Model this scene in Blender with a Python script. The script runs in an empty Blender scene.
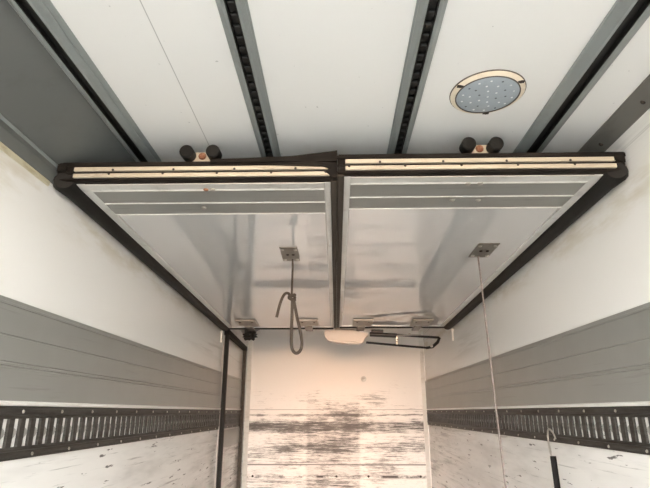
import bpy, bmesh, math, random
from mathutils import Vector, Matrix
random.seed(4)
S = bpy.context.scene
COL = S.collection
# ------------------------------------------------------------------ camera, light, exposure
# metres; the camera sits at the origin, the body runs away from it along +Y
FLOOR_Z, CEIL_Z, WALL_X, FAR_Y, DOOR_Y = -1.45, 1.17, 1.23, 7.35, -1.6
cam_d = bpy.data.cameras.new('camera'); cam = bpy.data.objects.new('camera', cam_d); COL.objects.link(cam)
cam_d.sensor_width = 36; cam_d.lens = 515 / 650 * 36; cam_d.clip_start = .05; cam_d.clip_end = 500
cam.rotation_euler = (math.radians(90 + 18.07), 0, math.radians(1.163))
S.camera = cam
S.view_settings.view_transform = 'Standard'; S.view_settings.look = 'None'
S.view_settings.gamma = 1; S.view_settings.use_curve_mapping = False
S.view_settings.exposure = 0.92

w = bpy.data.worlds.new('sky'); S.world = w; w.use_nodes = True
nt = w.node_tree; nt.nodes.clear()
wo = nt.nodes.new('ShaderNodeOutputWorld'); bg = nt.nodes.new('ShaderNodeBackground')
bg.inputs['Strength'].default_value = 20.0
tc = nt.nodes.new('ShaderNodeTexCoord'); sp = nt.nodes.new('ShaderNodeSeparateXYZ'); cr = nt.nodes.new('ShaderNodeValToRGB')
nt.links.new(tc.outputs['Generated'], sp.inputs[0]); nt.links.new(sp.outputs['Z'], cr.inputs[0])
cr.color_ramp.elements[0].position = 0.0; cr.color_ramp.elements[0].color = (.60, .50, .40, 1)
cr.color_ramp.elements[1].position = .6; cr.color_ramp.elements[1].color = (.27, .30, .32, 1)

for p_, c_ in ((.03, (.62, .53, .44, 1)), (.10, (1.0, .99, .97, 1)), (.20, (.72, .73, .73, 1)), (.30, (.47, .49, .50, 1))):
    e_ = cr.color_ramp.elements.new(p_); e_.color = c_
nt.links.new(cr.outputs[0], bg.inputs[0]); nt.links.new(bg.outputs[0], wo.inputs[0])

sd = bpy.data.lights.new('sun', 'SUN'); sun = bpy.data.objects.new('sun', sd); COL.objects.link(sun)
sd.energy = 1.25; sd.angle = math.radians(14); sd.color = (1.0, .50, .24)
sun.rotation_euler = (math.radians(90 - 1.0), 0, math.radians(0))       # low behind the open rear doors, shining in along +Y
sun.location = (0, -9, .3)

# ------------------------------------------------------------------ node helpers and materials
class N:
    def __init__(s, name):
        s.m = bpy.data.materials.new(name); s.m.use_nodes = True
        s.t = s.m.node_tree; s.b = s.t.nodes['Principled BSDF']
        s.co = s.t.nodes.new('ShaderNodeTexCoord').outputs['Object']
    def math(s, op, a, b=0.0, c=0.0, clamp=False):
        n = s.t.nodes.new('ShaderNodeMath'); n.operation = op; n.use_clamp = clamp
        for i, v in enumerate((a, b, c)):
            if isinstance(v, (int, float)): n.inputs[i].default_value = v
            else: s.t.links.new(v, n.inputs[i])
        return n.outputs[0]
    def xyz(s):
        n = s.t.nodes.new('ShaderNodeSeparateXYZ'); s.t.links.new(s.co, n.inputs[0]); return n.outputs
    def noise(s, scale, detail=4, rough=.6, off=(0, 0, 0)):
        mp = s.t.nodes.new('ShaderNodeMapping'); s.t.links.new(s.co, mp.inputs['Vector'])
        mp.inputs['Scale'].default_value = scale; mp.inputs['Location'].default_value = off
        n = s.t.nodes.new('ShaderNodeTexNoise'); n.inputs['Scale'].default_value = 1
        n.inputs['Detail'].default_value = detail; n.inputs['Roughness'].default_value = rough
        s.t.links.new(mp.outputs[0], n.inputs['Vector']); return n.outputs['Fac']
    def step(s, v, a, b):                      # smooth 0..1 between a and b (a may exceed b)
        n = s.t.nodes.new('ShaderNodeMapRange'); n.interpolation_type = 'SMOOTHSTEP'
        lo, hi = (a, b) if a < b else (b, a)
        n.inputs['From Min'].default_value = lo; n.inputs['From Max'].default_value = hi
        n.inputs['To Min'].default_value = 0 if a < b else 1; n.inputs['To Max'].default_value = 1 if a < b else 0
        s.t.links.new(v, n.inputs['Value']); return n.outputs['Result']
    def peak(s, v, c, wd):                     # bump of half width wd around c
        return s.step(s.math('ABSOLUTE', s.math('SUBTRACT', v, c)), wd, 0.0)
    def mix(s, f, a, b):
        n = s.t.nodes.new('ShaderNodeMix'); n.data_type = 'RGBA'
        for i, v in ((0, f), (6, a), (7, b)):
            if isinstance(v, (int, float)): n.inputs[i].default_value = v
            elif isinstance(v, tuple): n.inputs[i].default_value = (*v, 1)
            else: s.t.links.new(v, n.inputs[i])
        return n.outputs[2]
    def set(s, col, rough=.5, metal=0.0, spec=.5, coat=0.0, ior=None):
        for k, v in (('Base Color', col), ('Roughness', rough), ('Metallic', metal)):
            if isinstance(v, tuple): s.b.inputs[k].default_value = (*v, 1)
            elif isinstance(v, (int, float)): s.b.inputs[k].default_value = v
            else: s.t.links.new(v, s.b.inputs[k])
        s.b.inputs['Specular IOR Level'].default_value = spec
        if ior: s.b.inputs['IOR'].default_value = ior
        return s.m

def worn(name, base, dirt, amount=.35, rough=.5, metal=0.0, scale=(6, 6, 6), lo=.5, hi=.75, spec=.5):
    n = N(name); f = n.math('MULTIPLY', n.step(n.noise(scale, 6, .7), lo, hi), amount)
    return n.set(n.mix(f, base, dirt), rough, metal, spec)

WHITE = (.86, .855, .83); SCUFF = (.028, .025, .024)
def m_side_wall(name):
    n = N(name); x, y, z = n.xyz()
    low = n.step(z, .0, -.16)
    # short dark flecks and thin horizontal rubs below the cargo rail
    fleck = n.math('MULTIPLY', n.step(n.noise((1, 5, 38), 4, .6), .64, .68), low)
    rub = n.math('MULTIPLY', n.step(n.noise((1, 1.6, 60), 5, .7, (0, 3, 1)), .56, .72), low)
    haze = n.math('MULTIPLY', n.step(n.noise((1, .8, 5), 4, .6, (0, 9, 4)), .45, .8), n.math('MULTIPLY', low, .35))
    deep = n.math('MULTIPLY', n.step(y, 4.0, 6.5), n.math('MULTIPLY', n.step(n.noise((1, 1.2, 24), 5, .7, (0, 1, 7)), .45, .7), low))
    f = n.math('MAXIMUM', n.math('MAXIMUM', n.math('MULTIPLY', fleck, .8), n.math('MULTIPLY', rub, .5)), n.math('MAXIMUM', haze, n.math('MULTIPLY', deep, .6)))
    # rubbed marks left by the raised bulkheads under the ceiling
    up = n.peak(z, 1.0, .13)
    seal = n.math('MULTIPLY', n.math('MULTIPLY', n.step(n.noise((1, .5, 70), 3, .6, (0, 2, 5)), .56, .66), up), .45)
    yel = n.math('MULTIPLY', n.math('MULTIPLY', n.step(n.noise((1, 2.2, 9), 4, .65, (0, 5, 2)), .40, .68), n.peak(z, .87, .14)), .42)
    grey = n.math('MULTIPLY', n.math('MULTIPLY', n.step(n.noise((1, .7, 13), 4, .6, (0, 4, 8)), .52, .68), n.step(y, 3.6, 5.2)), n.math('MULTIPLY', n.peak(z, .62, .16), .35))
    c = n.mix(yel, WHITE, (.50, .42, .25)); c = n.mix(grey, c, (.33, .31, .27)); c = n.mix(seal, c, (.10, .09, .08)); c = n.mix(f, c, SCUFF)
    return n.set(c, .22, 0, .4)
def m_far_wall():
    n = N('scuffed_far_wall'); x, y, z = n.xyz()
    lowr = n.math('ADD', n.math('MULTIPLY', n.step(z, .38, -.30), .75), .0)
    cen = n.math('MULTIPLY', n.step(x, -.42, -.36), n.step(x, .34, .28))
    streak = n.noise((2.6, 1, 52), 9, .82)
    fine = n.noise((7, 1, 120), 6, .8, (2, 0, 3))
    blot = n.noise((2.2, 1, 5.0), 5, .65, (5, 0, 1))
    band = n.peak(z, -.185, .12); top = n.peak(z, -.04, .03)
    b2 = n.peak(z, -.44, .09); mid = n.math('MULTIPLY', n.peak(z, .12, .25), n.step(x, -.65, -.2))
    dens = n.math('ADD', n.math('MULTIPLY', lowr, .14), n.math('ADD', n.math('MULTIPLY', band, .14), n.math('MULTIPLY', b2, .07)))
    dens = n.math('ADD', dens, n.math('ADD', n.math('MULTIPLY', top, .11), n.math('MULTIPLY', mid, .06)))
    dens = n.math('ADD', dens, n.math('MULTIPLY', n.math('MULTIPLY', cen, lowr), .075))
    dens = n.math('ADD', dens, n.math('MULTIPLY', n.math('SUBTRACT', blot, .5), .45))
    f1 = n.math('MULTIPLY', n.step(n.math('ADD', streak, dens), .61, .80), n.step(z, .42, .2))
    f2 = n.math('MULTIPLY', n.step(n.math('ADD', fine, dens), .63, .78), n.step(z, .45, .3))
    wob = n.math('ADD', z, n.math('MULTIPLY', n.noise((2, 1, 1), 3), .01))
    ln = n.math('MULTIPLY', n.math('MAXIMUM', n.peak(wob, -.655, .014), n.math('MULTIPLY', n.peak(wob, .035, .008), .6)), .85)
    ln2 = n.math('MULTIPLY', n.peak(wob, -.80, .035), n.step(n.noise((4, 1, 8), 4, .7, (1, 0, 6)), .42, .6))
    wash = n.math('MULTIPLY', n.math('MAXIMUM', n.math('MULTIPLY', cen, lowr), band), .22)
    f = n.math('MAXIMUM', n.math('MULTIPLY', f1, .92), n.math('MAXIMUM', n.math('MULTIPLY', f2, .85), n.math('MAXIMUM', ln, n.math('MAXIMUM', ln2, wash))))
    c = n.mix(f, (.88, .86, .83), SCUFF)
    return n.set(c, .42, 0, .18)

M = {}
M['wall'] = m_side_wall('white_panel_wall')
M['far'] = m_far_wall()
def m_ceiling():
    n = N('white_ceiling'); x, y, z = n.xyz()
    spot = n.math('MULTIPLY', n.step(n.noise((38, 38, 1), 2, .5), .74, .78), .5)
    dirt = n.math('MULTIPLY', n.math('MULTIPLY', n.step(n.noise((3, 2, 1), 5, .65, (1, 1, 0)), .35, .65), n.step(y, 1.95, 2.3)), .35)
    seam = n.math('MULTIPLY', n.peak(x, -.578, .0028), .7)
    c = n.mix(dirt, (.85, .855, .84), (.42, .33, .22)); c = n.mix(spot, c, (.3, .3, .3)); c = n.mix(seam, c, (.2, .2, .2))
    return n.set(c, .3)
M['ceil'] = m_ceiling()
M['ceil_side'] = worn('warm_white_ceiling', (.80, .78, .74), (.4, .36, .3), .2, .35)
def m_board():
    n = N('polished_white_board')
    s = n.math('MULTIPLY', n.step(n.noise((3, 40, 3), 4, .7), .66, .74), .10)
    return n.set(n.mix(s, (.62, .63, .63), (.25, .25, .25)), .008, 0, .5, ior=2.7)
M['board'] = m_board()
def m_kick(name, ax, am=.55):
    n = N(name)
    sc = (1.5, 45, 45)if ax == 'x' else (20, 1.2, 45)
    s = n.math('MULTIPLY', n.step(n.noise(sc, 5, .7), .60, .72), am)
    v = n.noise((4, 4, 4), 3, .5, (3, 3, 3))
    c = n.mix(v, (.30, .305, .285), (.35, .355, .335)); return n.set(n.mix(s, c, (.13, .12, .11)), .42, .35, .5)
M['kick'] = m_kick('grey_aluminium', 'y', .22)
M['kickx'] = m_kick('scratched_grey_aluminium', 'x')
M['cove'] = worn('grey_cove_sheet', (.165, .175, .170), (.10, .10, .095), .3, .45, .2)
M['alu'] = worn('light_aluminium', (.70, .71, .69), (.32, .31, .29), .45, .35, .3, (8, 8, 8))
M['rail_alu'] = worn('anodised_rail', (.30, .33, .325), (.2, .2, .19), .3, .42, .3)
M['brown_strip'] = worn('grey_brown_strip', (.17, .165, .15), (.09, .08, .07), .5, .5, .2, (8, 2, 8))
M['joint_rubber'] = worn('brown_joint_rubber', (.05, .042, .034), (.10, .085, .065), .7, .6, 0, (30, 2, 30), .4, .7, spec=.2)
M['strip'] = worn('pale_metal_strip', (.62, .56, .44), (.28, .2, .12), .4, .3, .35, (9, 9, 9), .55, .75)
M['rubber'] = worn('black_rubber', (.012, .012, .011), (.03, .028, .025), .5, .6, 0, (10, 10, 10), spec=.2)
M['rubber_brown'] = worn('dusty_rubber', (.008, .007, .006), (.025, .02, .015), .7, .65, 0, (5, 5, 30), .4, .7, spec=.15)
M['track'] = worn('dark_track', (.012, .012, .011), (.05, .045, .04), .4, .5, .3)
M['cargo'] = worn('dull_cargo_rail', (.060, .056, .050), (.022, .019, .016), .8, .5, .35, (3, 5, 40), .40, .65)
M['tongue'] = worn('grey_locking_tongue', (.36, .35, .33), (.2, .18, .16), .5, .45, .3)
M['plate'] = worn('zinc_plate', (.20, .19, .17), (.09, .07, .05), .5, .4, .6, (25, 25, 25))
M['plate_pale'] = worn('pale_hinge_plate', (.36, .34, .30), (.18, .16, .13), .4, .4, .3, (25, 25, 25))
M['bolt'] = worn('steel_bolt', (.5, .48, .44), (.2, .15, .1), .5, .35, .8, (60, 60, 60))
M['dark_bolt'] = worn('dark_bolt', (.03, .025, .02), (.12, .05, .02), .4, .5, .4, (60, 60, 60))
M['rust'] = worn('rusty_bolt', (.20, .07, .03), (.40, .22, .13), .8, .7, .2, (70, 70, 70), .4, .6)
M['rope'] = worn('grey_rope', (.06, .05, .04), (.03, .025, .02), .7, .85, 0, (90, 90, 220), .4, .6)
M['cord'] = worn('pale_cord', (.22, .20, .185), (.10, .08, .075), .7, .7, 0, (90, 90, 160), .4, .6)
M['bezel'] = worn('yellowed_bezel', (.80, .72, .58), (.35, .25, .15), .35, .4, 0, (20, 20, 20))
M['lens'] = worn('bluish_lens', (.36, .42, .47), (.28, .32, .36), .5, .3, 0, (30, 30, 30))
M['led'] = worn('led_chip', (.85, .88, .9), (.6, .6, .6), .3, .3)
M['led_dark'] = worn('dull_led_chip', (.10, .11, .13), (.2, .2, .2), .3, .3)
M['rim'] = worn('bezel_grime', (.10, .085, .07), (.2, .15, .1), .4, .6)
M['housing'] = worn('ivory_plastic', (.50, .46, .41), (.36, .24, .15), .25, .3, 0, (10, 10, 10))
M['black_metal'] = worn('black_steel', (.012, .012, .012), (.05, .05, .05), .3, .4, .3)
M['caulk'] = worn('yellowed_sealant', (.58, .54, .40), (.35, .28, .15), .7, .6, 0, (3, 6, 20), .4, .7)
M['white_edge'] = worn('white_edge_strip', (.84, .83, .79), (.45, .40, .33), .35, .35, 0, (3, 6, 20))
def m_floor():
    n = N('brown_floor_board'); v = n.noise((9, 1.2, 1), 5, .6)
    return n.set(n.mix(v, (.20, .175, .15), (.30, .27, .24)), .55)
M['floor'] = m_floor()
M['ground'] = worn('yard_concrete', (.22, .21, .20), (.15, .14, .13), .5, .9, 0, (.6, .6, .6))
M['strap'] = worn('black_strap', (.006, .006, .006), (.02, .02, .02), .4, .7, spec=.15)

# ------------------------------------------------------------------ mesh helpers
class MB:
    def __init__(s): s.bm = bmesh.new()
    def box(s, x0, x1, y0, y1, z0, z1, bev=0.0, seg=2):
        t = bmesh.new(); bmesh.ops.create_cube(t, size=1)
        for v in t.verts:
            v.co = Vector(((x0 + x1) / 2 + v.co.x * abs(x1 - x0), (y0 + y1) / 2 + v.co.y * abs(y1 - y0), (z0 + z1) / 2 + v.co.z * abs(z1 - z0)))
        if bev: bmesh.ops.bevel(t, geom=t.edges[:], offset=bev, segments=seg, affect='EDGES')
        return s.join(t)
    def join(s, t):
        me = bpy.data.meshes.new('tmp'); t.to_mesh(me); t.free(); s.bm.from_mesh(me); bpy.data.meshes.remove(me); return s
    def tube(s, pts, r, seg=10, caps=True, squash=None):
        pts = [Vector(p) for p in pts]; rs = r if isinstance(r, (list, tuple)) else [r] * len(pts)
        rings = []; up = None
        for i, p in enumerate(pts):
            d = (pts[min(i + 1, len(pts) - 1)] - pts[max(i - 1, 0)]).normalized()
            if up is None: up = Vector((0, 0, 1)) if abs(d.z) < .9 else Vector((0, 1, 0))
            a = d.cross(up).normalized(); b = a.cross(d).normalized(); up = b
            sq = squash or (1, 1)
            rings.append([s.bm.verts.new(p + (a * math.cos(t) * sq[0] + b * math.sin(t) * sq[1]) * rs[i]) for t in [2 * math.pi * k / seg for k in range(seg)]])
        for q, w_ in zip(rings, rings[1:]):
            for k in range(seg): s.bm.faces.new((q[k], q[(k + 1) % seg], w_[(k + 1) % seg], w_[k]))
        if caps: s.bm.faces.new(rings[0][::-1]); s.bm.faces.new(rings[-1])
        return s
    def prism(s, poly, axis, a, b):            # poly in the two other axes (in x,y,z order), extruded along axis from a to b
        def P(u, v, t): return {'x': (t, u, v), 'y': (u, t, v), 'z': (u, v, t)}[axis]
        A = [s.bm.verts.new(P(u, v, a)) for u, v in poly]; B = [s.bm.verts.new(P(u, v, b)) for u, v in poly]
        n = len(poly)
        for k in range(n): s.bm.faces.new((A[k], A[(k + 1) % n], B[(k + 1) % n], B[k]))
        s.bm.faces.new(A[::-1]); s.bm.faces.new(B); return s
    def lathe(s, prof, c=(0, 0, 0), seg=48):   # (r, z) profile about Z
        rings = []
        for r, z in prof:
            if r < 1e-6: rings.append([s.bm.verts.new((c[0], c[1], c[2] + z))]); continue
            rings.append([s.bm.verts.new((c[0] + r * math.cos(2 * math.pi * k / seg), c[1] + r * math.sin(2 * math.pi * k / seg), c[2] + z)) for k in range(seg)])
        for q, w_ in zip(rings, rings[1:]):
            for k in range(seg):
                l = (k + 1) % seg
                if len(q) == 1: s.bm.faces.new((q[0], w_[k], w_[l]))
                elif len(w_) == 1: s.bm.faces.new((q[k], q[l], w_[0]))
                else: s.bm.faces.new((q[k], q[l], w_[l], w_[k]))
        return s
    def dome(s, c, nrm, r, h, seg=12):         # a rounded bolt head on a surface
        nrm = Vector(nrm).normalized(); rot = Vector((0, 0, 1)).rotation_difference(nrm).to_matrix().to_4x4()
        t = MB(); t.lathe([(r, 0), (r, h * .35), (r * .8, h * .8), (r * .4, h), (0, h)], (0, 0, 0), seg)
        t.bm.transform(Matrix.Translation(c) @ rot); return s.join(t.bm)
    def build(s, name, mat, parent=None, smooth=False):
        bmesh.ops.recalc_face_normals(s.bm, faces=s.bm.faces[:])
        me = bpy.data.meshes.new(name); s.bm.to_mesh(me); s.bm.free()
        me.materials.append(mat)
        if smooth:
            for p in me.polygons: p.use_smooth = True
            me.set_sharp_from_angle(angle=math.radians(40))
        o = bpy.data.objects.new(name, me); COL.objects.link(o); o.parent = parent
        return o
def tag(o, label=None, cat=None, group=None, kind=None):
    for k, v in (('label', label), ('category', cat), ('group', group), ('kind', kind)):
        if v: o[k] = v
    return o
def thing(name, loc, label, cat, group=None, rx=0.0):
    o = bpy.data.objects.new(name, None); COL.objects.link(o); o.location = loc; o.rotation_euler = (rx, 0, 0)
    return tag(o, label, cat, group)
def struct(name, mb, mat, label=None):
    return tag(mb.build(name, mat), label, 'setting' if False else None, None, 'structure')
def kid(src, parent, loc):
    c = src.copy(); COL.objects.link(c); c.parent = parent; c.location = loc; return c

# ------------------------------------------------------------------ the shell
struct('floor', MB().box(-WALL_X - .06, WALL_X + .06, DOOR_Y, FAR_Y + .06, FLOOR_Z - .06, FLOOR_Z), M['floor'], 'brown board floor of the cargo body')
struct('ceiling', MB().box(-WALL_X - .06, WALL_X + .06, DOOR_Y, FAR_Y + .06, CEIL_Z, CEIL_Z + .06), M['ceil'], 'white ceiling of the cargo body')
struct('wall_left', MB().box(-WALL_X - .06, -WALL_X, DOOR_Y, FAR_Y + .06, FLOOR_Z, CEIL_Z), M['wall'], 'white left wall with grey band and cargo rail')
struct('wall_right', MB().box(WALL_X, WALL_X + .06, DOOR_Y, FAR_Y + .06, FLOOR_Z, CEIL_Z), M['wall'], 'white right wall with grey band and cargo rail')
struct('wall_back', MB().box(-WALL_X, WALL_X, FAR_Y, FAR_Y + .06, FLOOR_Z, CEIL_Z), M['far'], 'white far wall scuffed with dark horizontal streaks')
struct('ground', MB().box(-40, 40, -60, DOOR_Y - .1, FLOOR_Z - 1.15, FLOOR_Z - 1.05), M['ground'], 'concrete yard behind the open body')

# riveted corner angles of the far wall
rivet_src = None
for i, s in enumerate((-1, 1)):
    t = struct('trim_%d' % (i + 1), MB().prism([(s * (WALL_X - .055), FAR_Y - .006), (s * (WALL_X - .055), FAR_Y), (s * WALL_X, FAR_Y), (s * WALL_X, FAR_Y - .06), (s * (WALL_X - .012), FAR_Y - .06)], 'z', FLOOR_Z, CEIL_Z), M['white_edge'],
               'white riveted corner angle, %s edge of the far wall' % ('left', 'right')[i])
    z = -1.3; k = 0
    while z < 1.1:
        c = (s * (WALL_X - .035), FAR_Y - .006, z)
        if rivet_src is None: rivet_src = MB().dome((0, 0, 0), (0, -1, 0), .011, .007, 8).build('rivet', M['dark_bolt'], t); rivet_src.location = c
        else: kid(rivet_src, t, c)
        z += .235
# cover strip where the ceiling meets the right wall
t = struct('trim_3', MB().prism([(1.150, CEIL_Z), (1.150, CEIL_Z - .006), (1.224, 1.126), (WALL_X, 1.126), (WALL_X, CEIL_Z)], 'y', DOOR_Y, FAR_Y), M['brown_strip'], 'grey brown cover strip between ceiling and right wall')
for k in range(18):
    kid(rivet_src, t, (1.195, .1 + k * .33, 1.141)).rotation_euler = (0, 0, 0)
# left: corner trim and sealant bead
struct('trim_4', MB().prism([(-WALL_X, 1.03), (-WALL_X + .012, 1.03), (-WALL_X + .018, .99), (-WALL_X + .008, .945), (-WALL_X, .945)], 'y', DOOR_Y, 2.03), M['cove'], 'grey edge strip under the left cove')
struct('trim_5', MB().prism([(-WALL_X, .945), (-WALL_X + .006, .943), (-WALL_X + .005, .925), (-WALL_X, .92)], 'y', DOOR_Y, 2.0), M['caulk'], 'yellowed sealant line on the left wall')

cv = thing('cove_panel', (-1.1, .2, 1.08), 'dark grey sheet sloping between ceiling and left wall', 'panel')
MB().prism([(-.13, -.062), (.125, .09), (.10, .09), (-.13, -.045)], 'y', -1.8, 7.1).build('sheet', M['cove'], cv)
MB().prism([(-.128, -.085), (-.128, -.05), (-.112, -.048), (-.106, -.056), (-.118, -.066), (-.118, -.085)], 'y', -1.8, 7.1).build('edge_bead', M['rail_alu'], cv)

# ------------------------------------------------------------------ ceiling rails
def ceiling_rail(x0, s0, s1, x1, perforated, label, lip=0):
    xc = (s0 + s1) / 2; zb = -.024
    r = thing('ceiling_rail', (xc, DOOR_Y, CEIL_Z), label, 'rail', 'rails along the ceiling'); L = FAR_Y - DOOR_Y - .01
    a, b, c, d = x0 - xc, s0 - xc, s1 - xc, x1 - xc
    p = MB()
    p.prism([(a, 0), (a, -.010), (a + .004, -.014), (b - .010, zb), (b, zb), (b, 0)], 'y', 0, L)
    p.prism([(c, 0), (c, zb), (c + .010, zb), (d - .004, -.014), (d, -.010), (d, 0)], 'y', 0, L)
    if lip: 
        q = d if lip > 0 else a
        p.prism([(q, 0), (q, -.006), (q + lip, -.003), (q + lip, 0)], 'y', 0, L)
    p.build('channel', M['rail_alu'], r)
    t = MB().box(b, c, 0, L, -.006, 0)
    for sx in (b, c): t.box(sx - (.004 if sx == c else 0), sx + (.004 if sx == b else 0), 0, L, zb + .002, 0)
    if perforated:
        y = .02
        while y < L - .05:
            t.box(b + .006, c - .004, y, y + .024, -.018, -.006, .003, 1); y += .05
    t.build('slotted_track', M['track'], r)
    return r
ceiling_rail(-.966, -.936, -.898, -.868, False, 'wide ceiling rail next to the dark grey cove, leftmost of four', .022)
ceiling_rail(-.350, -.322, -.288, -.264, True, 'slotted ceiling rail above the left raised bulkhead, second from the left', .007)
ceiling_rail(.256, .280, .314, .340, True, 'slotted ceiling rail just left of the round lamp, third from the left', -.007)
ceiling_rail(.846, .892, .936, .974, False, 'wide ceiling rail right of the round lamp, rightmost of four', 0)

# ------------------------------------------------------------------ round ceiling lamp
lp = thing('ceiling_light', (.590, 1.718, CEIL_Z), 'round ceiling lamp with yellowed rim and bluish lens', 'lamp')
MB().lathe([(.139, 0), (.139, -.006), (.134, -.009), (.120, -.013), (.120, -.004), (.120, 0)]).build('bezel', M['bezel'], lp, True)
MB().lathe([(.1420, 0), (.1420, -.003), (.1385, -.004), (.1385, 0)]).lathe([(.1215, -.010), (.1215, -.0145), (.117, -.0145), (.117, -.010)]).build('rim', M['rim'], lp, True)
lens = MB().lathe([(.118, -.004), (.118, -.012), (.108, -.016), (.06, -.018), (0, -.019)]).build('lens', M['lens'], lp, True)
ls = ls2 = None
pts = [(0, 0)] + [(.036 * math.cos(a), .036 * math.sin(a)) for a in [k * math.pi / 3 + .3 for k in range(6)]] + [(.068 * math.cos(a), .068 * math.sin(a)) for a in [k * math.pi / 5 for k in range(10)]] + [(.096 * math.cos(a), .096 * math.sin(a)) for a in [k * math.pi / 7 + .1 for k in range(14)]]
for k, (x, y) in enumerate(pts):
    if k % 3 == 1:
        if ls2 is None: ls2 = MB().dome((0, 0, 0), (0, 0, -1), .0042, .0015, 8).build('led', M['led_dark'], lens); o = ls2
        else: o = kid(ls2, lens, (0, 0, 0))
    else:
        if ls is None: ls = MB().dome((0, 0, 0), (0, 0, -1), .0045, .0015, 8).build('led', M['led'], lens); o = ls
        else: o = kid(ls, lens, (0, 0, 0))
    rr = math.hypot(x, y); o.location = (x, y, -.0187 + .0012 * (rr / .06) ** 1.5)
for k, a in enumerate((1.35, 3.6, 5.6)):
    x, y = .130 * math.cos(a), .130 * math.sin(a)
    if k == 0: sc0 = MB().dome((0, 0, 0), (0, 0, -1), .007, .005, 8).box(-.012, .012, -.006, .006, -.002, .002).build('screw', M['dark_bolt'], lp); sc0.location = (x, y, -.0105)
    else: kid(sc0, lp, (x, y, -.0105))

# ------------------------------------------------------------------ wall bands, edge strips and cargo rails
def kick_band(side, y1):
    s = side; word = 'left' if s < 0 else 'right'
    o = thing('kick_band', (s * (WALL_X - .0015), DOOR_Y, .04), 'wide grey aluminium band along the %s wall above the cargo rail' % word, 'wall band', 'grey bands on the side walls')
    g = .010
    prof = [(0, 0)]
    for z, d in ((0, g), (.118, g), (.120, g - .004), (.124, g - .004), (.126, g), (.134, g), (.136, g - .004), (.139, g - .004), (.141, g),
                 (.228, g), (.230, g - .004), (.234, g - .004), (.236, g), (.340, g), (.342, g + .004), (.350, g + .004), (.352, g), (.366, g - .002), (.366, 0)):
        prof.append((-s * d, z))
    MB().prism(prof, 'y', 0, y1 - DOOR_Y).build('band', M['kick'], o)
    MB().prism([(0, -.016), (-s * .014, -.016), (-s * .018, -.006), (-s * .012, 0), (0, 0)], 'y', 0, y1 - DOOR_Y).build('bottom_edge', M['white_edge'], o)
kick_band(-1, 6.88); kick_band(1, FAR_Y - .06)

def cargo_rail(side, y1, zlo, zhi, phase, pitch=.0725):
    s = side; word = 'left' if s < 0 else 'right'
    o = thing('cargo_rail', (s * WALL_X, DOOR_Y, zlo), 'dark slotted cargo rail running along the %s wall' % word, 'cargo rail', 'slotted rails on the side walls')
    h = zhi - zlo; L = y1 - DOOR_Y; d0, d1 = .006, .011
    zs0, zs1 = h * .235, h * .765; hw = .0195
    m = MB()
    X = lambda d: -s * d
    def bx(a, b, y0, y1_, z0, z1): m.box(min(X(a), X(b)), max(X(a), X(b)), y0, y1_, z0, z1)
    # rolled edges and ledges above and below the slots
    m.prism([(0, 0), (X(.010), 0), (X(.012), .006), (X(.009), .012), (X(.009), h * .15), (X(.015), h * .17), (X(.015), h * .20), (X(d1), zs0), (X(0), zs0)], 'y', 0, L)
    m.prism([(0, h), (X(.010), h), (X(.012), h - .006), (X(.009), h - .012), (X(.009), h * .85), (X(.015), h * .83), (X(.015), h * .80), (X(d1), zs1), (X(0), zs1)], 'y', 0, L)
    n = int((L) / pitch); y = phase; ys = []
    while y < L - pitch: ys.append(y); y += pitch
    prev = 0
    for yc in ys:
        bx(0, d1, prev, yc - hw, zs0, zs1); prev = yc + hw
    bx(0, d1, prev, L, zs0, zs1)
    m.build('rail_plate', M['cargo'], o)
    # pale tongues bulging half way down each slot
    t0 = None; zm = (zs0 + zs1) / 2; hh = (zs1 - zs0)
    for yc in ys:
        if yc + DOOR_Y < 1.2: continue
        if t0 is None: t0 = MB().prism([(-hw, -hh * .26), (hw * .15, -hh * .12), (hw * .6, 0), (hw * .15, hh * .12), (-hw, hh * .22)], 'x', X(0.001), X(.006)).build('locking_tongue', M['tongue'], o); t0.location = (0, yc, zm)
        else: kid(t0, o, (0, yc, zm))
    r0 = None; y = 1.9 - DOOR_Y; k = 0
    while y < L - .1:
        for j, zz in enumerate((h * .07, h * .90)):
            c = (X(.009), y + (.19 if j else 0), zz)
            if c[1] > L - .05: continue
            if r0 is None: r0 = MB().dome((0, 0, 0), (-s, 0, 0), .0075, .005, 8).build('rivet', M['bolt'], o); r0.location = c
            else: kid(r0, o, c)
        y += .30
cargo_rail(-1, 6.88, -.172, .021, .038)
cargo_rail(1, FAR_Y - .06, -.160, .023, .001)

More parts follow.
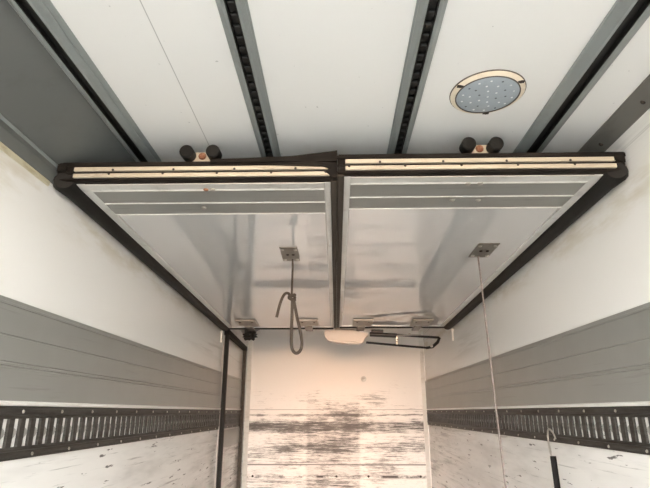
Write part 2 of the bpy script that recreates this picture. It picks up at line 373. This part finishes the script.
# ------------------------------------------------------------------ raised bulkheads (hinged partition panels lifted against the ceiling)
TILT = -math.atan(.0285); PL = 3.46
protos = {}
def bolt(parent, loc, nrm=(0, 0, -1), mat='bolt', r=.009, name='bolt'):
    key = (nrm, mat, r, name)
    if key not in protos:
        o = MB().dome((0, 0, 0), nrm, r, r * .6, 10).build(name, M[mat], parent); o.location = loc; protos[key] = o; return o
    return kid(protos[key], parent, loc)
def bulkhead(s, y0, zo, label):
    """s=-1 left, +1 right. local: x from the joint outwards is s*x, y away from the camera, z up; z=0 is the underside."""
    o = thing('bulkhead', (.012, y0, zo), label, 'partition panel', 'raised bulkheads under the ceiling', TILT)
    W = WALL_X - s * .012                      # distance joint -> wall
    ax = lambda a, b: (min(s * a, s * b), max(s * a, s * b))
    xi0, xi1, xo0, xo1 = .028, .058, W - .136, W - .090
    a, b = ax(xi1 - .002, xo0 + .002)
    MB().box(a, b, .02, PL - .03, .0, .070).build('board', M['board'], o)
    f = MB()
    for u, v in ((xi0, xi1), (xo0, xo1)):
        a, b = ax(u, v); f.box(a, b, .004, PL - .02, -.008, .074, .003, 1)
    a, b = ax(xi0, xo1); f.box(a, b, PL - .045, PL - .012, -.007, .074, .003, 1)
    f.build('edge_frame', M['alu'], o)
    a, b = ax(xi1, xo0)
    # ribbed kick plates at the free edge
    MB().prism([(.008, 0), (.008, -.010), (.060, -.010), (.064, -.013), (.072, -.013), (.074, 0)], 'x', a, b).build('edge_strip', M['alu'], o)
    k = MB(); k.prism([(.074, 0), (.074, -.008), (.205, -.008), (.205, 0)], 'x', a, b); k.prism([(.213, 0), (.213, -.008), (.338, -.008), (.338, 0)], 'x', a, b)
    k.build('kick_plate', M['kickx'], o)
    for y in (.205, .338):
        MB().prism([(y, 0), (y, -.010), (y + .002, -.012), (y + .006, -.012), (y + .008, -.010), (y + .008, 0)], 'x', a, b).build('ridge', M['alu'], o)
    # rubber seals
    sx = s * (W - .047)
    MB().tube([(s * (W - .052), -.022, -.002), (sx, 0.0, 0), (sx, .1, 0), (sx, PL - .1, 0), (sx, PL + .02, .004)], [.040, .053, .046, .045, .045], 14, True, (1, .85)).build('side_seal', M['rubber'], o, True)
    cxs = s * .0150
    MB().box(*ax(.0008, .029), -.013, PL, -.013, .03, .004, 2).build('centre_seal', M['joint_rubber'], o)
    a, b = ax(.001, W - .01)
    e = MB().box(a, b, -.018, .012, -.006, .082, .004, 2)
    e.box(*ax(.0, W - .006), -.030, -.014, .059, .084, .005, 2)
    e.box(*ax(.0, W - .03), -.026, -.014, -.004, .007, .003, 2)
    e.box(*ax(.0, W - .03), -.024, -.014, .028, .038, .003, 1)
    e.box(*ax(W - .075, W - .008), -.034, .02, .026, .086, .014, 3)
    if s < 0:                                   # the upper lip curls up over the joint
        e.prism([(-.55, .070), (-.55, .084), (-.20, .096), (-.02, .118), (.0, .122), (.0, .100), (.0, .070)], 'y', -.044, -.012)
        e.prism([(-.30, .058), (-.30, .064), (-.10, .070), (.0, .06), (.0, -.008), (-.02, -.010), (-.035, .01), (-.05, .024), (-.03, .036), (-.06, .048)], 'y', -.044, -.012)
    e.build('end_seal', M['rubber_brown'], o)
    for j, (z0, z1) in enumerate(((.008, .027), (.039, .058))):
        a, b = ax(.03 if s < 0 else .034, W - (.095 if s < 0 else .055))
        st = MB().box(a, b, -.032, -.016, z0, z1, .0015, 1).build('metal_strip', M['strip'], o)
        x = .05 + .13 * j
        while x < W - .1:
            bolt(st, (s * x, -.032, z0 + (.016 if j == 0 else .004)), (0, -1, 0), 'dark_bolt', .0055, 'screw'); x += .235 + .03 * j
    MB().box(*ax(.03, W - .06), PL - .018, PL + .02, -.018, .05, .006, 2).build('rear_seal', M['rubber'], o)
    # buffers on the upper edge
    bxm = -.600 if s < 0 else .640
    bz = (.150 if s < 0 else .146); yy = .02
    br = MB(); br.box(bxm - .012 - .048, bxm - .012 + .048, yy + .028, yy + .036, .078, bz + .022, .002, 1)
    br.box(bxm - .012 - .048, bxm - .012 + .048, yy + .0, yy + .036, .074, .082, .002, 1)
    brk = br.build('buffer_bracket', M['strip'], o)
    for q in (-1, 1):
        c = bxm - .012 + q * .059
        MB().tube([(c, yy - .030, bz - .004), (c, yy - .026, bz - .004), (c, yy + .028, bz + .002), (c, yy + .032, bz + .002)], [.025, .031, .031, .026], 20).build('rubber_buffer', M['rubber'], brk, True)
    bolt(brk, (bxm - .012, yy + .028, bz), (0, -1, 0), 'rust', .018)
    return o
BL = bulkhead(-1, 2.04, .957, 'left raised white bulkhead under the ceiling, with rope loop hanging below')
BR = bulkhead(1, 1.99, .958, 'right raised white bulkhead under the ceiling, with long cord hanging below')
def panel_local(root, x, y):                    # local position on a bulkhead's underside below/above world x,y
    return (x - root.location.x, (y - root.location.y) / math.cos(TILT))
def under_z(root, y): return root.location.z + (y - root.location.y) * math.tan(TILT)
def plate(root, x, y, w_, l_, mat, name, nb=4, drop=.0, skew=0.0):
    lx, ly = panel_local(root, x, y)
    m = MB().prism([(lx - w_ / 2, ly - l_ / 2), (lx + w_ / 2, ly - l_ / 2), (lx + w_ / 2, ly + l_ / 2), (lx - w_ / 2, ly + l_ / 2)], 'z', -.006 - drop, -drop)
    p = m.build(name, M[mat], root)
    for dx in (-.36, .36):
        for dy in (-.36, .36): bolt(p, (lx + dx * w_, ly + dy * l_, -.006 - drop), (0, 0, -1), 'bolt', .011)
    for dx in (-.14, .18): bolt(p, (lx + dx * w_, ly + .0 * l_, -.006 - drop), (0, 0, -1), 'dark_bolt', .010)
    return p
plate(BL, -.277, 3.035, .108, .26, 'plate', 'rope_plate'); plate(BR, .897, 2.985, .122, .25, 'plate', 'rope_plate')
# stiff hinge plates at the far edge
def hinge(root, x):
    lx, ly = panel_local(root, x, 5.2)
    p = MB().box(lx - .098, lx + .098, ly - .17, ly + .12, -.022, -.006, .003, 1).build('hinge_plate', M['plate_pale'], root)
    for dx in (-.06, .06): bolt(p, (lx + dx, ly - .10, -.022), (0, 0, -1), 'dark_bolt', .010)
    MB().box(lx - .05, lx + .03, ly + .10, ly + .34, -.032, -.012, .004, 1).build('hinge_arm', M['plate'], p)
for r_, x in ((BL, -.89), (BL, -.27), (BR, .275), (BR, .86)): hinge(r_, x)
for root, pts in ((BL, ((-.574, 2.1, 'rust', .012), (-.545, 2.1, 'bolt', .013), (-.632, 2.30, 'bolt', .012))), (BR, ((.580, 2.062, 'bolt', .014), (.633, 2.06, 'bolt', .014), (.548, 2.235, 'bolt', .012), (.669, 2.235, 'bolt', .012)))):
    for x, y, mt, rr in pts:
        lx, ly = panel_local(root, x, y); bolt(root, (lx, ly, -.0095), (0, 0, -1), mt, rr)
# crumpled end of the rear seal at the left
random.seed(9)
fl = MB(); lx, ly = panel_local(BL, -.93, 5.56)
t = bmesh.new(); bmesh.ops.create_icosphere(t, subdivisions=3, radius=1)
for v in t.verts:
    k = .72 + .38 * math.sin(v.co.x * 7 + v.co.z * 5) * math.sin(v.co.y * 6 + v.co.z * 9)
    v.co = Vector((lx + .01 + v.co.x * .085 * k, ly + v.co.y * .05 * k, -.075 + v.co.z * .058 * k))
fl.join(t); fl.box(lx - .05, lx + .06, ly - .01, ly + .015, -.055, -.01, .004, 1)
fl.build('torn_rubber_flap', M['rubber'], BL)

# ------------------------------------------------------------------ ropes
z0 = under_z(BL, 3.12) - .012
rp = thing('rope', (-.268, 3.12, z0), 'short grey rope knotted into a hanging loop under the left bulkhead', 'rope')
kz = -.235
MB().tube([(0, 0, .004), (.001, 0, -.05), (-.001, 0, kz + .01)], .0065, 8).build('standing_part', M['rope'], rp, True)
kn = []
for i in range(25):
    a = i / 24 * 2 * math.pi * 2.2
    kn.append((.019 * math.cos(a), .016 * math.sin(a), kz + .008 - .034 * i / 24 + .006 * math.sin(a * 1.5)))
MB().tube(kn, .0095, 8).build('knot', M['rope'], rp, True)
zb = -.40
loop = [(.004, 0, kz - .02), (.003, .002, kz - .12), (.002, .003, kz - .22), (.002, .004, kz - .285), (.010, .004, kz - .325), (.032, .004, kz - .345), (.056, .003, kz - .33), (.066, .002, kz - .29), (.056, 0, kz - .22), (.032, -.004, kz - .12), (.012, -.006, kz - .02)]
def smooth(p, n=5):
    p = [Vector(q) for q in p]; out = []
    for i in range(len(p) - 1):
        a, b, c, d = p[max(i - 1, 0)], p[i], p[i + 1], p[min(i + 2, len(p) - 1)]
        for k in range(n):
            t = k / n; out.append(.5 * ((2 * b) + (c - a) * t + (2 * a - 5 * b + 4 * c - d) * t * t + (3 * b - 3 * c + d - a) * t ** 3))
    return out + [p[-1]]
MB().tube(smooth(loop), .0095, 8).build('loop', M['rope'], rp, True)
MB().tube(smooth([(-.004, -.004, kz - .012), (-.022, -.008, kz + .018), (-.048, -.008, kz + .008), (-.072, -.006, kz - .05), (-.090, -.004, kz - .13)]), .0095, 8).build('loose_end', M['rope'], rp, True)

z0 = under_z(BR, 3.08) - .012
cd = MB().tube(smooth([(0, 0, .004), (.008, 0, -.4), (.018, 0, -.9), (.030, 0, -1.35)], 6), .0055, 8).build('cord', M['cord'], None, True)
cd.location = (.888, 3.08, z0); tag(cd, 'long thin pale cord hanging straight down from the right bulkhead plate', 'cord')

# ------------------------------------------------------------------ black sealed frame on the left wall, deep in the body
sp_ = thing('partition_frame', (-1.21, 5.70, FLOOR_Z), 'tall black rubber frame standing against the left wall near the far corner', 'frame')
H0, H1 = .862 - FLOOR_Z, .80 - FLOOR_Z; D1 = 1.20
MB().box(-.016, .034, -.030, .040, .0, H0 + .01, .008, 2).build('front_post', M['rubber'], sp_)
MB().box(-.018, -.004, -.050, -.030, .0, H0 - .06, .002, 1).build('front_edge_strip', M['tongue'], sp_)
MB().prism([(-.02, H0 - .05), (-.02, H0 + .010), (D1 + .03, H1 + .020), (D1 + .03, H1 - .030)], 'x', -.014, .036).build('top_bar', M['rubber_brown'], sp_)
MB().box(-.014, .026, D1 - .01, D1 + .05, .0, H1, .005, 1).build('rear_post', M['joint_rubber'], sp_)
MB().box(-.019, -.006, .045, D1 - .012, 1.086, 1.262, .002, 1).build('lower_kick_plate', M['kick'], sp_)
for s_, y_ in ((-1, 5.50), (1, 5.40)):
    cb = MB().box(-.008, .008, -.012, .012, 0, .12, .003, 1).box(-.011, .011, -.014, .014, .10, .125, .002, 1).build('catch_bracket', M['white_edge'])
    cb.location = (s_ * 1.215, y_, .70); tag(cb, 'small pale vertical catch bracket high on the %s wall below the bulkhead corner' % ('left' if s_ < 0 else 'right'), 'bracket', 'catch brackets on the side walls')

# ------------------------------------------------------------------ ivory housing and black folding linkage at the far edge
hs = thing('plastic_housing', (.11, 5.62, .84), 'ivory rounded plastic housing hanging under the far panel edge beside black linkage', 'housing')
prof = [(-.225, .0), (-.230, -.03), (-.218, -.075), (-.19, -.108), (-.10, -.128), (.02, -.140), (.14, -.142), (.178, -.130), (.20, -.10), (.215, -.075), (.238, -.055), (.235, -.03), (.15, -.018), (.14, 0)]
t = bmesh.new(); A = [t.verts.new((x, -.06, z)) for x, z in prof]; B = [t.verts.new((x, .08, z)) for x, z in prof]; n = len(prof)
for k in range(n): t.faces.new((A[k], A[(k + 1) % n], B[(k + 1) % n], B[k]))
t.faces.new(A[::-1]); t.faces.new(B)
bmesh.ops.recalc_face_normals(t, faces=t.faces[:])
bmesh.ops.bevel(t, geom=[e for e in t.edges if abs(e.verts[0].co.y - e.verts[1].co.y) < .01], offset=.018, segments=4, affect='EDGES')
MB().join(t).build('shell', M['housing'], hs, True)
MB().box(-.12, .12, -.03, .05, -.004, .012, .003, 1).build('mounting_rail', M['plate'], hs)

lk = thing('folding_linkage', (.36, 5.63, .80), 'black folding metal linkage stretching right from the ivory housing', 'linkage')
def P(px, pz, y=0): return (px - .36, y, pz - .80)
MB().tube([P(.37, .815), P(1.12, .765)], .013, 8).build('upper_arm', M['black_metal'], lk, True)
MB().tube([P(.33, .715), P(.80, .672), P(1.0, .655)], .012, 8).build('lower_arm', M['black_metal'], lk, True)
MB().tube([P(.97, .655), P(1.04, .665), P(1.10, .715), P(1.125, .765)], [.014, .016, .018, .014], 8).build('end_link', M['black_metal'], lk, True)
MB().tube([P(.37, .80, -.02), P(.66, .785, -.02)], .024, 12).build('gas_cylinder', M['black_metal'], lk, True)
MB().tube([P(.64, .785, -.02), P(.92, .795, -.02)], .008, 8).build('piston_rod', M['bolt'], lk, True)
MB().box(.03, .16, .0, .02, -.02, .055, .004, 1).build('mounting_bracket', M['black_metal'], lk)
for q, (x, z) in enumerate(((.66, .70), (.62, .775), (.80, .80), (1.03, .672), (.66, .735))):
    bolt(lk, P(x, z, -.015), (0, -1, 0), 'bolt', .015)
MB().box(.29, .31, -.012, .0, -.10, -.02, .002, 1).build('hanger', M['bolt'], lk)

# round knob on the far wall
kb = MB().dome((0, 0, 0), (0, -1, 0), .038, .012, 20).dome((0, -.010, 0), (0, -1, 0), .018, .018, 12).build('vent_cap', M['alu'], None, True)
kb.location = (.385, FAR_Y, .435); tag(kb, 'small round metal cap on the upper right of the far wall', 'cap')
for x in (-1.1, .0, .42, 1.1):
    b_ = bolt(None, (x, FAR_Y, -.80), (0, -1, 0), 'dark_bolt', .015, 'wall_bolt')
    tag(b_, 'dark bolt low on the far wall, ' + {-1.1: 'nearest its left edge', .0: 'in its middle', .42: 'right of the middle one', 1.1: 'nearest its right edge'}[x], 'bolt', 'bolts low on the far wall')

# ------------------------------------------------------------------ hook and strap on the right cargo rail
hk = thing('strap_hook', (1.215, 3.11, -.106), 'bent steel wire hook hung in the right cargo rail holding a black strap', 'hook')
MB().tube(smooth([(-.004, -.05, -.035), (-.008, -.035, -.006), (-.012, -.01, .012), (-.012, .02, .010), (-.012, .035, -.02), (-.014, .035, -.075), (-.016, .015, -.12), (-.016, -.01, -.135)]), .0048, 8).build('wire', M['bolt'], hk, True)
MB().tube([(-.014, .040, -.02), (-.016, .01, -.11)], .004, 6).build('wire_return', M['bolt'], hk, True)
st = MB().tube(smooth([(-.016, -.002, -.02), (-.018, -.012, -.15), (-.020, -.02, -.35), (-.02, -.03, -.9), (-.02, -.03, -1.15)]), [.017] * 21, 8, True, (1, .45)).build('strap', M['strap'], None, True)
st.location = (1.215, 3.10, -.212); tag(st, 'black rubber strap hanging from the wire hook on right wall', 'strap')
